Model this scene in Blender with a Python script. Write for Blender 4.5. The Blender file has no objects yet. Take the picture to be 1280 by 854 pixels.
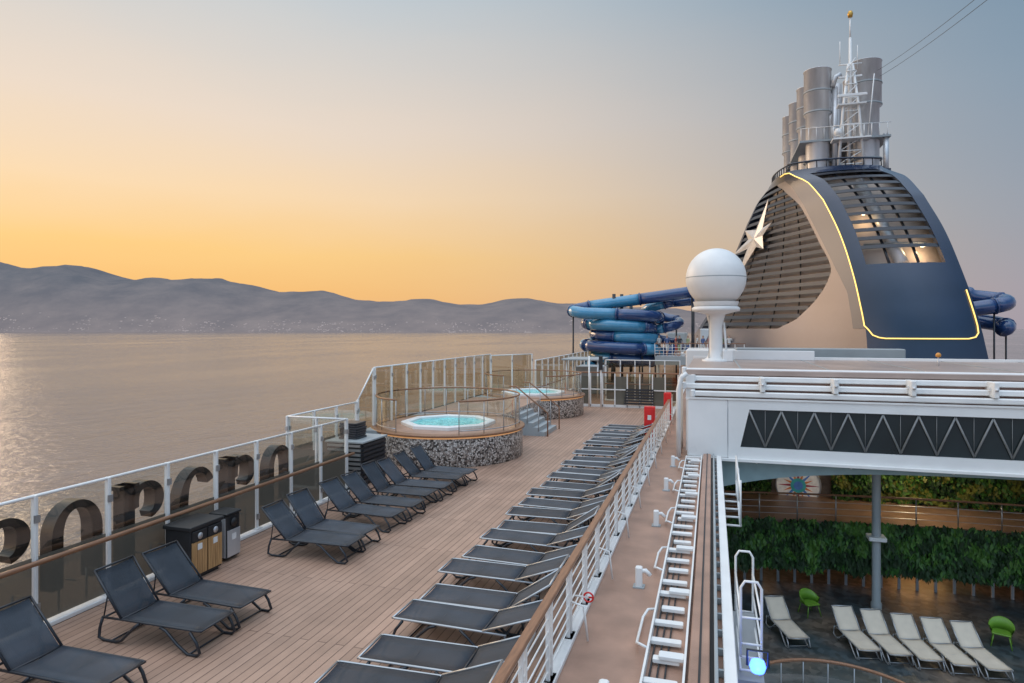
import bpy, math, random
from mathutils import Vector, Matrix, noise
random.seed(7)
R=math.radians
scene=bpy.context.scene
H=4.6
TH=R(16.95)

# ------------------------------------------------------------------ helpers
def s2l(c):
    return tuple(((x/255)/12.92 if x/255<=0.04045 else ((x/255+0.055)/1.055)**2.4) for x in c)
def newmat(name):
    m=bpy.data.materials.new(name); m.use_nodes=True
    nt=m.node_tree; b=nt.nodes['Principled BSDF']
    return m,nt,b
def mat(name,col,rough=0.5,metal=0.0,var=0.12,scale=3.0,bump=0.0,bscale=40.0,emit=None,estr=0.0,coat=0.0,stretch=(1,1,1)):
    m,nt,b=newmat(name)
    b.inputs['Roughness'].default_value=rough
    b.inputs['Metallic'].default_value=metal
    b.inputs['Coat Weight'].default_value=coat
    N=nt.nodes; L=nt.links
    tc=N.new('ShaderNodeTexCoord'); mp=N.new('ShaderNodeMapping'); mp.inputs['Scale'].default_value=stretch
    L.new(tc.outputs['Object'],mp.inputs['Vector'])
    nz=N.new('ShaderNodeTexNoise'); nz.inputs['Scale'].default_value=scale; nz.inputs['Detail'].default_value=6
    L.new(mp.outputs[0],nz.inputs['Vector'])
    cr=N.new('ShaderNodeValToRGB')
    a=[max(0,c*(1-var)) for c in col]; d=[min(1,c*(1+var)) for c in col]
    cr.color_ramp.elements[0].position=0.3; cr.color_ramp.elements[0].color=(*a,1)
    cr.color_ramp.elements[1].position=0.7; cr.color_ramp.elements[1].color=(*d,1)
    L.new(nz.outputs['Fac'],cr.inputs['Fac']); L.new(cr.outputs['Color'],b.inputs['Base Color'])
    mr=N.new('ShaderNodeMapRange'); mr.inputs['To Min'].default_value=max(0.02,rough*0.8); mr.inputs['To Max'].default_value=min(1,rough*1.2)
    L.new(nz.outputs['Fac'],mr.inputs['Value']); L.new(mr.outputs[0],b.inputs['Roughness'])
    if bump>0:
        n2=N.new('ShaderNodeTexNoise'); n2.inputs['Scale'].default_value=bscale; L.new(mp.outputs[0],n2.inputs['Vector'])
        bp=N.new('ShaderNodeBump'); bp.inputs['Strength'].default_value=bump; bp.inputs['Distance'].default_value=0.02
        L.new(n2.outputs['Fac'],bp.inputs['Height']); L.new(bp.outputs[0],b.inputs['Normal'])
    if emit:
        b.inputs['Emission Color'].default_value=(*emit,1); b.inputs['Emission Strength'].default_value=estr
    return m

class B:
    def __init__(s,name):
        s.name=name; s.v=[]; s.f=[]; s.mi=[]; s.mats=[]; s.sm=[]
    def m(s,mt):
        if mt not in s.mats: s.mats.append(mt)
        return s.mats.index(mt)
    def add(s,vs,fs,mt,smooth=False,M=None):
        o=len(s.v); i=s.m(mt)
        for p in vs:
            p=Vector(p)
            if M is not None: p=M@p
            s.v.append(tuple(p))
        for f in fs:
            s.f.append(tuple(o+k for k in f)); s.mi.append(i); s.sm.append(smooth)
    def box(s,x0,x1,y0,y1,z0,z1,mt,M=None,bev=0.0):
        if bev>0:
            b=min(bev,abs(x1-x0)/2.1,abs(y1-y0)/2.1,abs(z1-z0)/2.1)
            def ring(ix,z): 
                return [(x0+ix+b,y0+ix,z),(x1-ix-b,y0+ix,z),(x1-ix,y0+ix+b,z),(x1-ix,y1-ix-b,z),(x1-ix-b,y1-ix,z),(x0+ix+b,y1-ix,z),(x0+ix,y1-ix-b,z),(x0+ix,y0+ix+b,z)]
            vs=ring(b*.6,z0)+ring(0,z0+b*.6)+ring(0,z1-b*.6)+ring(b*.6,z1)
            fs=[tuple(range(7,-1,-1)),tuple(range(24,32))]
            for r in range(3):
                for i in range(8):
                    j=(i+1)%8; fs.append((r*8+i,r*8+j,r*8+8+j,r*8+8+i))
            s.add(vs,fs,mt,False,M); return
        vs=[(x0,y0,z0),(x1,y0,z0),(x1,y1,z0),(x0,y1,z0),(x0,y0,z1),(x1,y0,z1),(x1,y1,z1),(x0,y1,z1)]
        s.add(vs,[(3,2,1,0),(4,5,6,7),(0,1,5,4),(1,2,6,5),(2,3,7,6),(3,0,4,7)],mt,False,M)
    def sweep(s,pts,r,mt,n=8,closed=False,M=None,cap=True):
        pts=[Vector(p) for p in pts]; k=len(pts)
        rr=r if isinstance(r,(list,tuple)) else [r]*k
        vs=[];fs=[]; up=None
        for i,p in enumerate(pts):
            if closed: t=(pts[(i+1)%k]-pts[i-1])
            else: t=(pts[min(i+1,k-1)]-pts[max(i-1,0)])
            if t.length<1e-9: t=Vector((0,0,1))
            t.normalize()
            if up is None:
                up=Vector((0,0,1)) if abs(t.z)<0.9 else Vector((1,0,0))
            a=t.cross(up)
            if a.length<1e-4: a=t.cross(Vector((0,1,0)))
            a.normalize(); b=a.cross(t).normalized(); up=b
            for j in range(n):
                an=2*math.pi*(j+.5)/n
                vs.append(p+a*math.cos(an)*rr[i]+b*math.sin(an)*rr[i])
        for i in range(k if closed else k-1):
            i2=(i+1)%k
            for j in range(n):
                j2=(j+1)%n; fs.append((i*n+j,i*n+j2,i2*n+j2,i2*n+j))
        if not closed and cap:
            fs.append(tuple(range(n-1,-1,-1))); fs.append(tuple((k-1)*n+j for j in range(n)))
        s.add(vs,fs,mt,n>5,M)
    def cyl(s,p,q,r,mt,n=16,M=None,r2=None):
        s.sweep([p,q],[r,r if r2 is None else r2],mt,n,False,M)
    def lathe(s,c,prof,mt,n=48,M=None,smooth=True,a0=0,a1=2*math.pi):
        vs=[];fs=[]; full=abs(a1-a0-2*math.pi)<1e-6
        m=n if full else n+1
        for (r,z) in prof:
            for j in range(m):
                an=a0+(a1-a0)*j/n
                vs.append((c[0]+r*math.cos(an),c[1]+r*math.sin(an),c[2]+z))
        for i in range(len(prof)-1):
            for j in range(n):
                j2=(j+1)%m
                fs.append((i*m+j,i*m+j2,(i+1)*m+j2,(i+1)*m+j))
        s.add(vs,fs,mt,smooth,M)
    def obj(s,loc=None,rotz=0):
        me=bpy.data.meshes.new(s.name); me.from_pydata(s.v,[],s.f)
        for mt in s.mats: me.materials.append(mt)
        me.polygons.foreach_set('material_index',s.mi)
        me.polygons.foreach_set('use_smooth',s.sm)
        me.update()
        o=bpy.data.objects.new(s.name,me); scene.collection.objects.link(o)
        if loc: o.location=loc
        o.rotation_euler[2]=rotz
        return o
def inst(o,loc,rotz=0,name=None):
    c=bpy.data.objects.new(name or o.name.split('.')[0],o.data); scene.collection.objects.link(c)
    c.location=loc; c.rotation_euler[2]=rotz; return c
def arc(cx,cy,r,a0,a1,n,z):
    return [(cx+r*math.cos(R(a0+(a1-a0)*i/n)),cy+r*math.sin(R(a0+(a1-a0)*i/n)),z) for i in range(n+1)]
def interp(tab,x):
    if x<=tab[0][0]: return tab[0][1]
    for i in range(len(tab)-1):
        a,b=tab[i],tab[i+1]
        if x<=b[0]:
            t=(x-a[0])/(b[0]-a[0])
            p0=tab[i-1][1] if i>0 else a[1]; p3=tab[i+2][1] if i+2<len(tab) else b[1]
            return 0.5*((2*a[1])+(-p0+b[1])*t+(2*p0-5*a[1]+4*b[1]-p3)*t*t+(-p0+3*a[1]-3*b[1]+p3)*t**3)
    return tab[-1][1]

# ------------------------------------------------------------------ materials
white=mat('white_paint',(.80,.79,.77),.4,var=.05,scale=1.5,bump=.05)
white2=mat('white_gelcoat',(.78,.78,.77),.3,var=.05,scale=.8)
wood=mat('wood_handrail',(.26,.125,.065),.35,var=.25,scale=8,stretch=(4,.4,4))
darkf=mat('lounger_frame',(.022,.025,.032),.35,var=.1)
alu=mat('aluminium',(.42,.44,.46),.35,.7,var=.08)
steel=mat('stainless',(.62,.62,.63),.38,.5,var=.18,scale=1.5,stretch=(1,1,.3))
black=mat('black_plastic',(.02,.02,.022),.45)
greyp=mat('grey_paint',(.33,.36,.37),.5,var=.08,scale=1)
red=mat('red_paint',(.6,.02,.02),.35,emit=(.8,.02,.02),estr=.05)  # red paint given a slight glow of its own
brownp=mat('brown_deck_paint',(.38,.225,.16),.40,var=.2,scale=1.6,bump=.25,bscale=60)
cream=mat('cream_fabric',(.60,.53,.43),.8,var=.06,bump=.1)
roofm=mat('tan_roof_panel',(.38,.29,.25),.35,var=.14,scale=.7)
lime=mat('green_chair_plastic',(.14,.3,.03),.45)

def fabric_mat():
    m,nt,b=newmat('lounger_mesh_fabric'); N=nt.nodes;L=nt.links
    tc=N.new('ShaderNodeTexCoord'); w=N.new('ShaderNodeTexWave'); w.inputs['Scale'].default_value=30; w.bands_direction='X'
    w2=N.new('ShaderNodeTexWave'); w2.inputs['Scale'].default_value=30; w2.bands_direction='Y'
    L.new(tc.outputs['Object'],w.inputs[0]); L.new(tc.outputs['Object'],w2.inputs[0])
    mx=N.new('ShaderNodeMath'); mx.operation='MULTIPLY'; L.new(w.outputs['Fac'],mx.inputs[0]); L.new(w2.outputs['Fac'],mx.inputs[1])
    oi=N.new('ShaderNodeObjectInfo')
    cr=N.new('ShaderNodeValToRGB'); cr.color_ramp.elements[0].color=(.025,.034,.048,1); cr.color_ramp.elements[1].color=(.07,.088,.112,1)
    L.new(mx.outputs[0],cr.inputs[0])
    hs=N.new('ShaderNodeHueSaturation'); L.new(cr.outputs[0],hs.inputs['Color'])
    mr=N.new('ShaderNodeMapRange'); mr.inputs['To Min'].default_value=.75; mr.inputs['To Max'].default_value=1.25
    L.new(oi.outputs['Random'],mr.inputs[0])
    nn=N.new('ShaderNodeTexNoise'); nn.inputs['Scale'].default_value=2.5; nn.inputs['Detail'].default_value=5; L.new(tc.outputs['Object'],nn.inputs[0])
    mr2=N.new('ShaderNodeMapRange'); mr2.inputs['From Min'].default_value=.3; mr2.inputs['From Max'].default_value=.7; mr2.inputs['To Min'].default_value=.8; mr2.inputs['To Max'].default_value=1.2; L.new(nn.outputs[0],mr2.inputs[0])
    mm=N.new('ShaderNodeMath'); mm.operation='MULTIPLY'; L.new(mr.outputs[0],mm.inputs[0]); L.new(mr2.outputs[0],mm.inputs[1]); L.new(mm.outputs[0],hs.inputs['Value'])
    L.new(hs.outputs[0],b.inputs['Base Color']); b.inputs['Roughness'].default_value=.5
    tr=N.new('ShaderNodeBsdfTransparent'); ms=N.new('ShaderNodeMixShader'); ms.inputs[0].default_value=.2
    out=N['Material Output']; L.new(b.outputs[0],ms.inputs[1]); L.new(tr.outputs[0],ms.inputs[2]); L.new(ms.outputs[0],out.inputs[0])
    return m
fabric=fabric_mat()

def deck_mat():
    m,nt,b=newmat('composite_plank_deck'); N=nt.nodes;L=nt.links
    tc=N.new('ShaderNodeTexCoord'); mp=N.new('ShaderNodeMapping'); mp.inputs['Rotation'].default_value=(0,0,R(90))
    L.new(tc.outputs['Object'],mp.inputs[0])
    br=N.new('ShaderNodeTexBrick'); br.inputs['Scale'].default_value=1; br.inputs['Brick Width'].default_value=4.2; br.inputs['Row Height'].default_value=.15
    br.inputs['Mortar Size'].default_value=.009; br.inputs['Mortar Smooth'].default_value=.3
    br.inputs['Color1'].default_value=(.45,.28,.20,1); br.inputs['Color2'].default_value=(.375,.23,.162,1); br.inputs['Mortar'].default_value=(.14,.08,.055,1)
    L.new(mp.outputs[0],br.inputs['Vector'])
    nz=N.new('ShaderNodeTexNoise'); nz.inputs['Scale'].default_value=.9; nz.inputs['Detail'].default_value=8; nz.inputs['Roughness'].default_value=.65
    L.new(tc.outputs['Object'],nz.inputs[0])
    mr=N.new('ShaderNodeMapRange'); mr.inputs['From Min'].default_value=.3; mr.inputs['From Max'].default_value=.7; mr.inputs['To Min'].default_value=.8; mr.inputs['To Max'].default_value=1.14
    L.new(nz.outputs[0],mr.inputs[0])
    mp2=N.new('ShaderNodeMapping'); mp2.inputs['Scale'].default_value=(60,1.5,1); L.new(tc.outputs['Object'],mp2.inputs[0])
    n3=N.new('ShaderNodeTexNoise'); n3.inputs['Scale'].default_value=1.0; n3.inputs['Detail'].default_value=4; L.new(mp2.outputs[0],n3.inputs[0])
    mr3=N.new('ShaderNodeMapRange'); mr3.inputs['To Min'].default_value=.82; mr3.inputs['To Max'].default_value=1.18; L.new(n3.outputs[0],mr3.inputs[0])
    mu=N.new('ShaderNodeMath'); mu.operation='MULTIPLY'; L.new(mr.outputs[0],mu.inputs[0]); L.new(mr3.outputs[0],mu.inputs[1])
    hs=N.new('ShaderNodeHueSaturation'); L.new(br.outputs['Color'],hs.inputs['Color']); L.new(mu.outputs[0],hs.inputs['Value'])
    L.new(hs.outputs[0],b.inputs['Base Color'])
    mr2=N.new('ShaderNodeMapRange'); mr2.inputs['To Min'].default_value=.33; mr2.inputs['To Max'].default_value=.6; L.new(nz.outputs[0],mr2.inputs[0]); L.new(mr2.outputs[0],b.inputs['Roughness'])
    bp=N.new('ShaderNodeBump'); bp.inputs['Strength'].default_value=.4; bp.inputs['Distance'].default_value=.01; bp.invert=True
    L.new(br.outputs['Fac'],bp.inputs['Height']); L.new(bp.outputs[0],b.inputs['Normal'])
    return m
deckm=deck_mat()

def glass_mat(name,tint,tfac,gcol=(.9,.9,.9),rough=.03,diff=None,dfac=0.0):
    m=bpy.data.materials.new(name); m.use_nodes=True; nt=m.node_tree; N=nt.nodes; L=nt.links; N.clear()
    out=N.new('ShaderNodeOutputMaterial'); tr=N.new('ShaderNodeBsdfTransparent'); tr.inputs[0].default_value=(*tint,1)
    gl=N.new('ShaderNodeBsdfGlossy'); gl.inputs['Roughness'].default_value=rough; gl.inputs[0].default_value=(*gcol,1)
    lw=N.new('ShaderNodeLayerWeight'); lw.inputs['Blend'].default_value=.25
    mr=N.new('ShaderNodeMapRange'); mr.inputs['To Min'].default_value=tfac; mr.inputs['To Max'].default_value=min(1,tfac+.5); L.new(lw.outputs['Facing'],mr.inputs[0])
    ms=N.new('ShaderNodeMixShader'); L.new(mr.outputs[0],ms.inputs[0]); L.new(tr.outputs[0],ms.inputs[1]); L.new(gl.outputs[0],ms.inputs[2])
    fin=ms
    if diff:
        df=N.new('ShaderNodeBsdfDiffuse')
        nz=N.new('ShaderNodeTexNoise'); nz.inputs['Scale'].default_value=1.2
        cr=N.new('ShaderNodeValToRGB'); cr.color_ramp.elements[0].color=(*[c*.8 for c in diff],1); cr.color_ramp.elements[1].color=(*[c*1.2 for c in diff],1)
        L.new(nz.outputs[0],cr.inputs[0]); L.new(cr.outputs[0],df.inputs[0])
        m2=N.new('ShaderNodeMixShader'); m2.inputs[0].default_value=dfac; L.new(ms.outputs[0],m2.inputs[1]); L.new(df.outputs[0],m2.inputs[2]); fin=m2
    L.new(fin.outputs[0],out.inputs[0]); return m
glass=glass_mat('clear_glass',(.88,.90,.86),.05)
frost=glass_mat('frosted_glass',(.34,.33,.29),.05,rough=.25,diff=(.15,.14,.115),dfac=.78)
bronze=glass_mat('bronze_glass',(.62,.57,.45),.08)
darkglass=mat('dark_teal_glass',(.012,.022,.024),.08,0,var=.3,scale=.6)

# ------------------------------------------------------------------ world
w=bpy.data.worlds.new('World'); scene.world=w; w.use_nodes=True
nt=w.node_tree;N=nt.nodes;L=nt.links;N.clear()
out=N.new('ShaderNodeOutputWorld')
tc=N.new('ShaderNodeTexCoord'); sep=N.new('ShaderNodeSeparateXYZ'); L.new(tc.outputs['Generated'],sep.inputs[0])
SA=R(70); SEL=R(11)
comb=N.new('ShaderNodeCombineXYZ'); L.new(sep.outputs[0],comb.inputs[0]); L.new(sep.outputs[1],comb.inputs[1])
nrm=N.new('ShaderNodeVectorMath'); nrm.operation='NORMALIZE'; L.new(comb.outputs[0],nrm.inputs[0])
dot=N.new('ShaderNodeVectorMath'); dot.operation='DOT_PRODUCT'; L.new(nrm.outputs[0],dot.inputs[0]); dot.inputs[1].default_value=(-math.sin(SA),math.cos(SA),0)
az=N.new('ShaderNodeMapRange'); az.interpolation_type='SMOOTHSTEP'; az.inputs['From Min'].default_value=-.22; az.inputs['From Max'].default_value=.95; L.new(dot.outputs['Value'],az.inputs[0])
nz=N.new('ShaderNodeTexNoise'); nz.inputs['Scale'].default_value=1.6; nz.inputs['Detail'].default_value=5
mpn=N.new('ShaderNodeMapping'); mpn.inputs['Scale'].default_value=(1,1,4); mpn.inputs['Rotation'].default_value=(.25,.2,0); L.new(tc.outputs['Generated'],mpn.inputs[0]); L.new(mpn.outputs[0],nz.inputs[0])
nm=N.new('ShaderNodeMath'); nm.operation='MULTIPLY_ADD'; nm.inputs[1].default_value=.09; nm.inputs[2].default_value=-.045; L.new(nz.outputs[0],nm.inputs[0])
za=N.new('ShaderNodeMath'); za.operation='ADD'; L.new(sep.outputs[2],za.inputs[0]); L.new(nm.outputs[0],za.inputs[1])
def ramp(st):
    cr=N.new('ShaderNodeValToRGB'); cr.color_ramp.interpolation='LINEAR'
    el=cr.color_ramp.elements
    while len(el)<len(st): el.new(.5)
    for e,(p,c) in zip(el,st): e.position=p; e.color=(*s2l(c),1)
    L.new(za.outputs[0],cr.inputs[0]); return cr
rs=ramp([(0,(232,176,132)),(.05,(248,192,118)),(.11,(253,206,132)),(.19,(250,218,176)),(.29,(236,218,200)),(.45,(198,206,211)),(1,(205,210,216))])
ra=ramp([(0,(158,154,168)),(.06,(156,156,170)),(.15,(145,156,172)),(.3,(126,150,171)),(.45,(104,137,163)),(1,(190,200,215))])
mx=N.new('ShaderNodeMix'); mx.data_type='RGBA'; L.new(az.outputs[0],mx.inputs['Factor']); L.new(ra.outputs[0],mx.inputs['A']); L.new(rs.outputs[0],mx.inputs['B'])
bo=N.new('ShaderNodeMapRange'); bo.inputs['From Min'].default_value=.5; bo.inputs['From Max'].default_value=1; bo.inputs['To Min'].default_value=1; bo.inputs['To Max'].default_value=2.7; L.new(sep.outputs[2],bo.inputs[0])  # sky overhead, out of frame, brightened to add light on the deck
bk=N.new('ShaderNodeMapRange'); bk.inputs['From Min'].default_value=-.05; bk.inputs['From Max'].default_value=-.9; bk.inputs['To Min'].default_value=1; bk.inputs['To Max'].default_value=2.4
L.new(sep.outputs[1],bk.inputs[0])  # sky behind the camera brightened to light the white fascia
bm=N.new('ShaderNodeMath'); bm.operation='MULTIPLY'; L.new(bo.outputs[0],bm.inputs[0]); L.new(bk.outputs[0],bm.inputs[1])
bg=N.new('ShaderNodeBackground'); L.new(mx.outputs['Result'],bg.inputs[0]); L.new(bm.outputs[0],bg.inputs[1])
sky=N.new('ShaderNodeTexSky'); sky.sky_type='NISHITA'; sky.sun_disc=False; sky.sun_elevation=SEL; sky.sun_rotation=-SA
bg2=N.new('ShaderNodeBackground'); L.new(sky.outputs[0],bg2.inputs[0]); bg2.inputs[1].default_value=.002
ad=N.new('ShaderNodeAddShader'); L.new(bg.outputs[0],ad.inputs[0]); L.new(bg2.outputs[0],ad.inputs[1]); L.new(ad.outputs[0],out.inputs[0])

sl=bpy.data.lights.new('sun','SUN'); sl.energy=1.25; sl.angle=R(30); sl.color=(1,.72,.48)
so=bpy.data.objects.new('sun',sl); scene.collection.objects.link(so)
sd=Vector((-math.sin(SA)*math.cos(SEL),math.cos(SA)*math.cos(SEL),math.sin(SEL)))
so.rotation_euler=(-sd).to_track_quat('-Z','Y').to_euler()

# ------------------------------------------------------------------ camera
cam=bpy.data.cameras.new('camera'); cam.lens=820/1280*36; cam.sensor_width=36; cam.shift_y=-16/1280; cam.clip_end=200000; cam.clip_start=.05
co=bpy.data.objects.new('camera',cam); scene.collection.objects.link(co); co.location=(0,0,H); co.rotation_euler=(R(90),0,TH); scene.camera=co

# ------------------------------------------------------------------ sea
m,nt2,b=newmat('sea_water'); N=nt2.nodes;L=nt2.links
b.inputs['Base Color'].default_value=(.20,.15,.135,1); b.inputs['Roughness'].default_value=.14; b.inputs['IOR'].default_value=1.4  # warm base colour carries part of the low sky's reflection
tc=N.new('ShaderNodeTexCoord')
def nzn(sc,st,det=3):
    mp=N.new('ShaderNodeMapping'); mp.inputs['Scale'].default_value=st; mp.inputs['Rotation'].default_value=(0,0,R(25)); L.new(tc.outputs['Object'],mp.inputs[0])
    n=N.new('ShaderNodeTexNoise'); n.inputs['Scale'].default_value=sc; n.inputs['Detail'].default_value=det; n.inputs['Roughness'].default_value=.6; L.new(mp.outputs[0],n.inputs[0]); return n
n1=nzn(.38,(1,.5,1),5); n2=nzn(.07,(1,.45,1),4); n4=nzn(.004,(1,.35,1),4)
a1=N.new('ShaderNodeMath'); a1.operation='MULTIPLY_ADD'; a1.inputs[1].default_value=2.5; L.new(n2.outputs[0],a1.inputs[0]); L.new(n1.outputs[0],a1.inputs[2])
bp=N.new('ShaderNodeBump'); bp.inputs['Strength'].default_value=1.0; bp.inputs['Distance'].default_value=.75; L.new(a1.outputs[0],bp.inputs['Height']); L.new(bp.outputs[0],b.inputs['Normal'])
mr=N.new('ShaderNodeMapRange'); mr.inputs['From Min'].default_value=.35; mr.inputs['From Max'].default_value=.65; mr.inputs['To Min'].default_value=.08; mr.inputs['To Max'].default_value=.2; L.new(n4.outputs[0],mr.inputs[0]); L.new(mr.outputs[0],b.inputs['Roughness'])
sea=B('sea'); S=90000; sea.add([(-S,-S,-48),(S,-S,-48),(S,S,-48),(-S,S,-48)],[(0,1,2,3)],m); sea.obj()

# ------------------------------------------------------------------ hills
m,nt2,b=newmat('hazy_hillside'); N=nt2.nodes;L=nt2.links
tc=N.new('ShaderNodeTexCoord'); n=N.new('ShaderNodeTexNoise'); n.inputs['Scale'].default_value=.0018; n.inputs['Detail'].default_value=9; n.inputs['Roughness'].default_value=.65; L.new(tc.outputs['Object'],n.inputs[0])
cr=N.new('ShaderNodeValToRGB'); cr.color_ramp.elements[0].position=.35; cr.color_ramp.elements[0].color=(.03,.04,.045,1); cr.color_ramp.elements[1].position=.7; cr.color_ramp.elements[1].color=(.11,.095,.085,1)
L.new(n.outputs[0],cr.inputs[0]); L.new(cr.outputs[0],b.inputs['Base Color']); b.inputs['Roughness'].default_value=1; b.inputs['Specular IOR Level'].default_value=0
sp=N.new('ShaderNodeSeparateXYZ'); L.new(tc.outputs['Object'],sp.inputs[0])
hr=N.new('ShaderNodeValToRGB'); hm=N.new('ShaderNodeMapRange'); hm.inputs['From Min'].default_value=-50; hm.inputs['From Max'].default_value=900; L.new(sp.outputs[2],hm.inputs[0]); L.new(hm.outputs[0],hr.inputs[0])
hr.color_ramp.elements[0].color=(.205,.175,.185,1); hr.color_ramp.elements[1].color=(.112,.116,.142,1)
L.new(hr.outputs[0],b.inputs['Emission Color']); b.inputs['Emission Strength'].default_value=.9  # haze painted as emission graded by height, standing in for airlight
hillm=m
prof=[(-40000,700),(-26000,1300),(-16000,1720),(-10800,1600),(-9363,1420),(-8486,1210),(-7461,1100),(-6437,990),(-5413,910),(-4243,740),(-3219,630),(-2341,515),(-1609,575),(-585,480),(146,540),(878,495),(1463,510),(2341,410),(3219,340),(3900,270),(4800,80),(5600,-60),(6500,-90)]
hl=B('hills'); nx,ny=520,34; vs=[];fs=[]
def hh(x,y):
    t=(y-9300)/2700.0
    p=interp(prof,x)
    sh=math.sin(min(t,1)*math.pi/2)**1.25 if t>0 else 0
    if t>1: sh=1-(t-1)*.5
    f=noise.fractal(Vector((x/1500,y/1500,3.1)),1.0,2.0,6)
    rg=1-abs(noise.fractal(Vector((x/2600,y/3800,9.1)),1.0,2.1,5))*1.5
    h=p*sh*(.86+.16*rg)+ f*55*max(.25,sh)*min(1,max(0,p)/300)
    return -50+max(-8,(h+50 if p>0 else p)*min(1,max(0,t*9)))
for j in range(ny):
    y=9200+j*130
    for i in range(nx):
        x=-30000+ (i/(nx-1))**.8*36500
        vs.append((x,y,hh(x,y)))
for j in range(ny-1):
    for i in range(nx-1):
        k=j*nx+i; fs.append((k,k+1,k+nx+1,k+nx))
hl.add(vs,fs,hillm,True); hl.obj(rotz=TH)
tw=mat('town_plaster',(.34,.29,.27),.9,var=.3,scale=.01,emit=(.24,.205,.205),estr=.75)  # plaster and ship hulls given a faint even glow in the material
tn=B('coastal_town')
for i in range(1300):
    x=random.uniform(-13000,3200); y=random.triangular(9330,9900,9350)
    dens=noise.noise(Vector((x/900,1,1)))
    if dens<-.05 and random.random()<.85: continue
    z=hh(x,y); ww=random.uniform(8,30); h=random.uniform(5,16)
    tn.box(x,x+ww,y,y+20,z-5,z+h,tw)
tn.obj(rotz=TH)
for (x,y) in ((-870,9000),(165,8800)):
    sh=B('cargo_ship'); sh.add([(0,-8,-1),(95,-8,-1),(108,0,9),(95,8,-1),(0,8,-1),(-3,-8,9),(95,-9,8),(-3,8,9),(95,9,8)],[(0,1,6,5),(1,2,6),(2,3,8),(3,4,7,8),(4,0,5,7),(5,6,2,8,7)],tw)
    sh.box(5,22,-7,7,8,24,tw); sh.box(30,85,-7,7,8,12,tw); sh.cyl((60,0,9),(60,0,24),1.2,tw,6)
    o=sh.obj(); o.location=Matrix.Rotation(TH,3,'Z')@Vector((x,y,-48)); o.rotation_euler[2]=TH

# ------------------------------------------------------------------ ship deck slab
hull=B('ship_hull')
hull.box(-12.1,.32,-8,90,-46,-.35,white2); hull.obj()
dk=B('sun_deck_floor'); dk.add([(-12.1,-8,0),(-2.12,-8,0),(-2.12,90,0),(-12.1,90,0)],[(0,1,2,3)],deckm); dk.add([(-12.1,-8,-.34),(-12.1,90,-.34),(-12.1,90,0),(-12.1,-8,0)],[(0,1,2,3)],white); dk.obj()
sk=B('service_strip'); sk.add([(-2.12,-8,-.02),(.32,-8,-.02),(.32,90,-.02),(-2.12,90,-.02)],[(0,1,2,3)],brownp)
sk.box(-2.12,-1.94,-8,60,-.02,.05,white,bev=.01)
sk.obj()

# ------------------------------------------------------------------ left balustrade
def balustrade(name,p0,p1,n,z0=0.0,h=2.05,split=1.12,low=frost,up=glass,rail=True,h1=None,post=.06):
    b=B(name); p0=Vector((*p0,0)); p1=Vector((*p1,0)); d=(p1-p0); Ln=d.length; d.normalize(); nn=Vector((-d.y,d.x,0))
    M=Matrix.Translation(p0)@Matrix(((d.x,nn.x,0,0),(d.y,nn.y,0,0),(0,0,1,0),(0,0,0,1)))
    for i in range(n+1):
        x=Ln*i/n; hi=h if h1 is None else h+(h1-h)*i/n
        b.box(x-post/2,x+post/2,-.04,.06,z0,z0+hi+.02,white,M,bev=.012)
        b.box(x-.09,x+.09,-.09,.09,z0+.075,z0+.1,white,M)
        b.box(x-.045,x+.045,-.055,-.03,z0+.3,z0+.42,alu,M); b.box(x-.045,x+.045,-.055,-.03,z0+hi-.4,z0+hi-.28,alu,M)
        if rail: b.cyl((x,-.04,z0+1.08),(x,-.22,z0+1.08),.014,alu,6,M)
    b.box(-.05,Ln+.05,-.1,.1,z0,z0+.075,white,M,bev=.02)
    for i in range(n):
        a=Ln*i/n+.045; c=Ln*(i+1)/n-.045
        ha=h if h1 is None else h+(h1-h)*i/n; hb=h if h1 is None else h+(h1-h)*(i+1)/n
        b.add([(a,.01,z0+.1),(c,.01,z0+.1),(c,.01,z0+split),(a,.01,z0+split)],[(0,1,2,3)],low,M=M)
        b.add([(a,.01,z0+split),(c,.01,z0+split),(c,.01,z0+hb-.03),(a,.01,z0+ha-.03)],[(0,1,2,3)],up,M=M)
    b.sweep([(0,.01,z0+h),(Ln,.01,z0+(h if h1 is None else h1))],.028,white,6,M=M)
    if rail: b.sweep([(-.02,-.22,z0+1.1),(Ln+.02,-.22,z0+1.1)],.04,wood,8,M=M)
    return b.obj()
balustrade('glass_balustrade',(-9.85,1.08),(-9.85,16.32),12)
balustrade('glass_balustrade',(-11.8,16.32),(-9.85,16.32),2,rail=False)
balustrade('glass_balustrade',(-11.8,16.4),(-11.8,20.2),3,h=2.05,h1=2.05,rail=False)
balustrade('glass_balustrade',(-11.8,20.3),(-11.8,21.4),1,h=2.1,h1=3.15,rail=False,split=.98,low=bronze,up=bronze)
balustrade('glass_windscreen',(-11.8,21.5),(-11.8,34.6),10,z0=0,h=3.18,split=1.1,low=frost,up=bronze,rail=False)
balustrade('glass_windscreen',(-11.8,34.7),(-10.2,37.5),2,z0=0,h=3.1,split=1.1,low=frost,up=bronze,rail=False)
balustrade('glass_windscreen',(-10.1,38),(-10.1,60),14,z0=0,h=2.7,split=1.0,low=bronze,up=bronze,rail=True)

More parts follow.
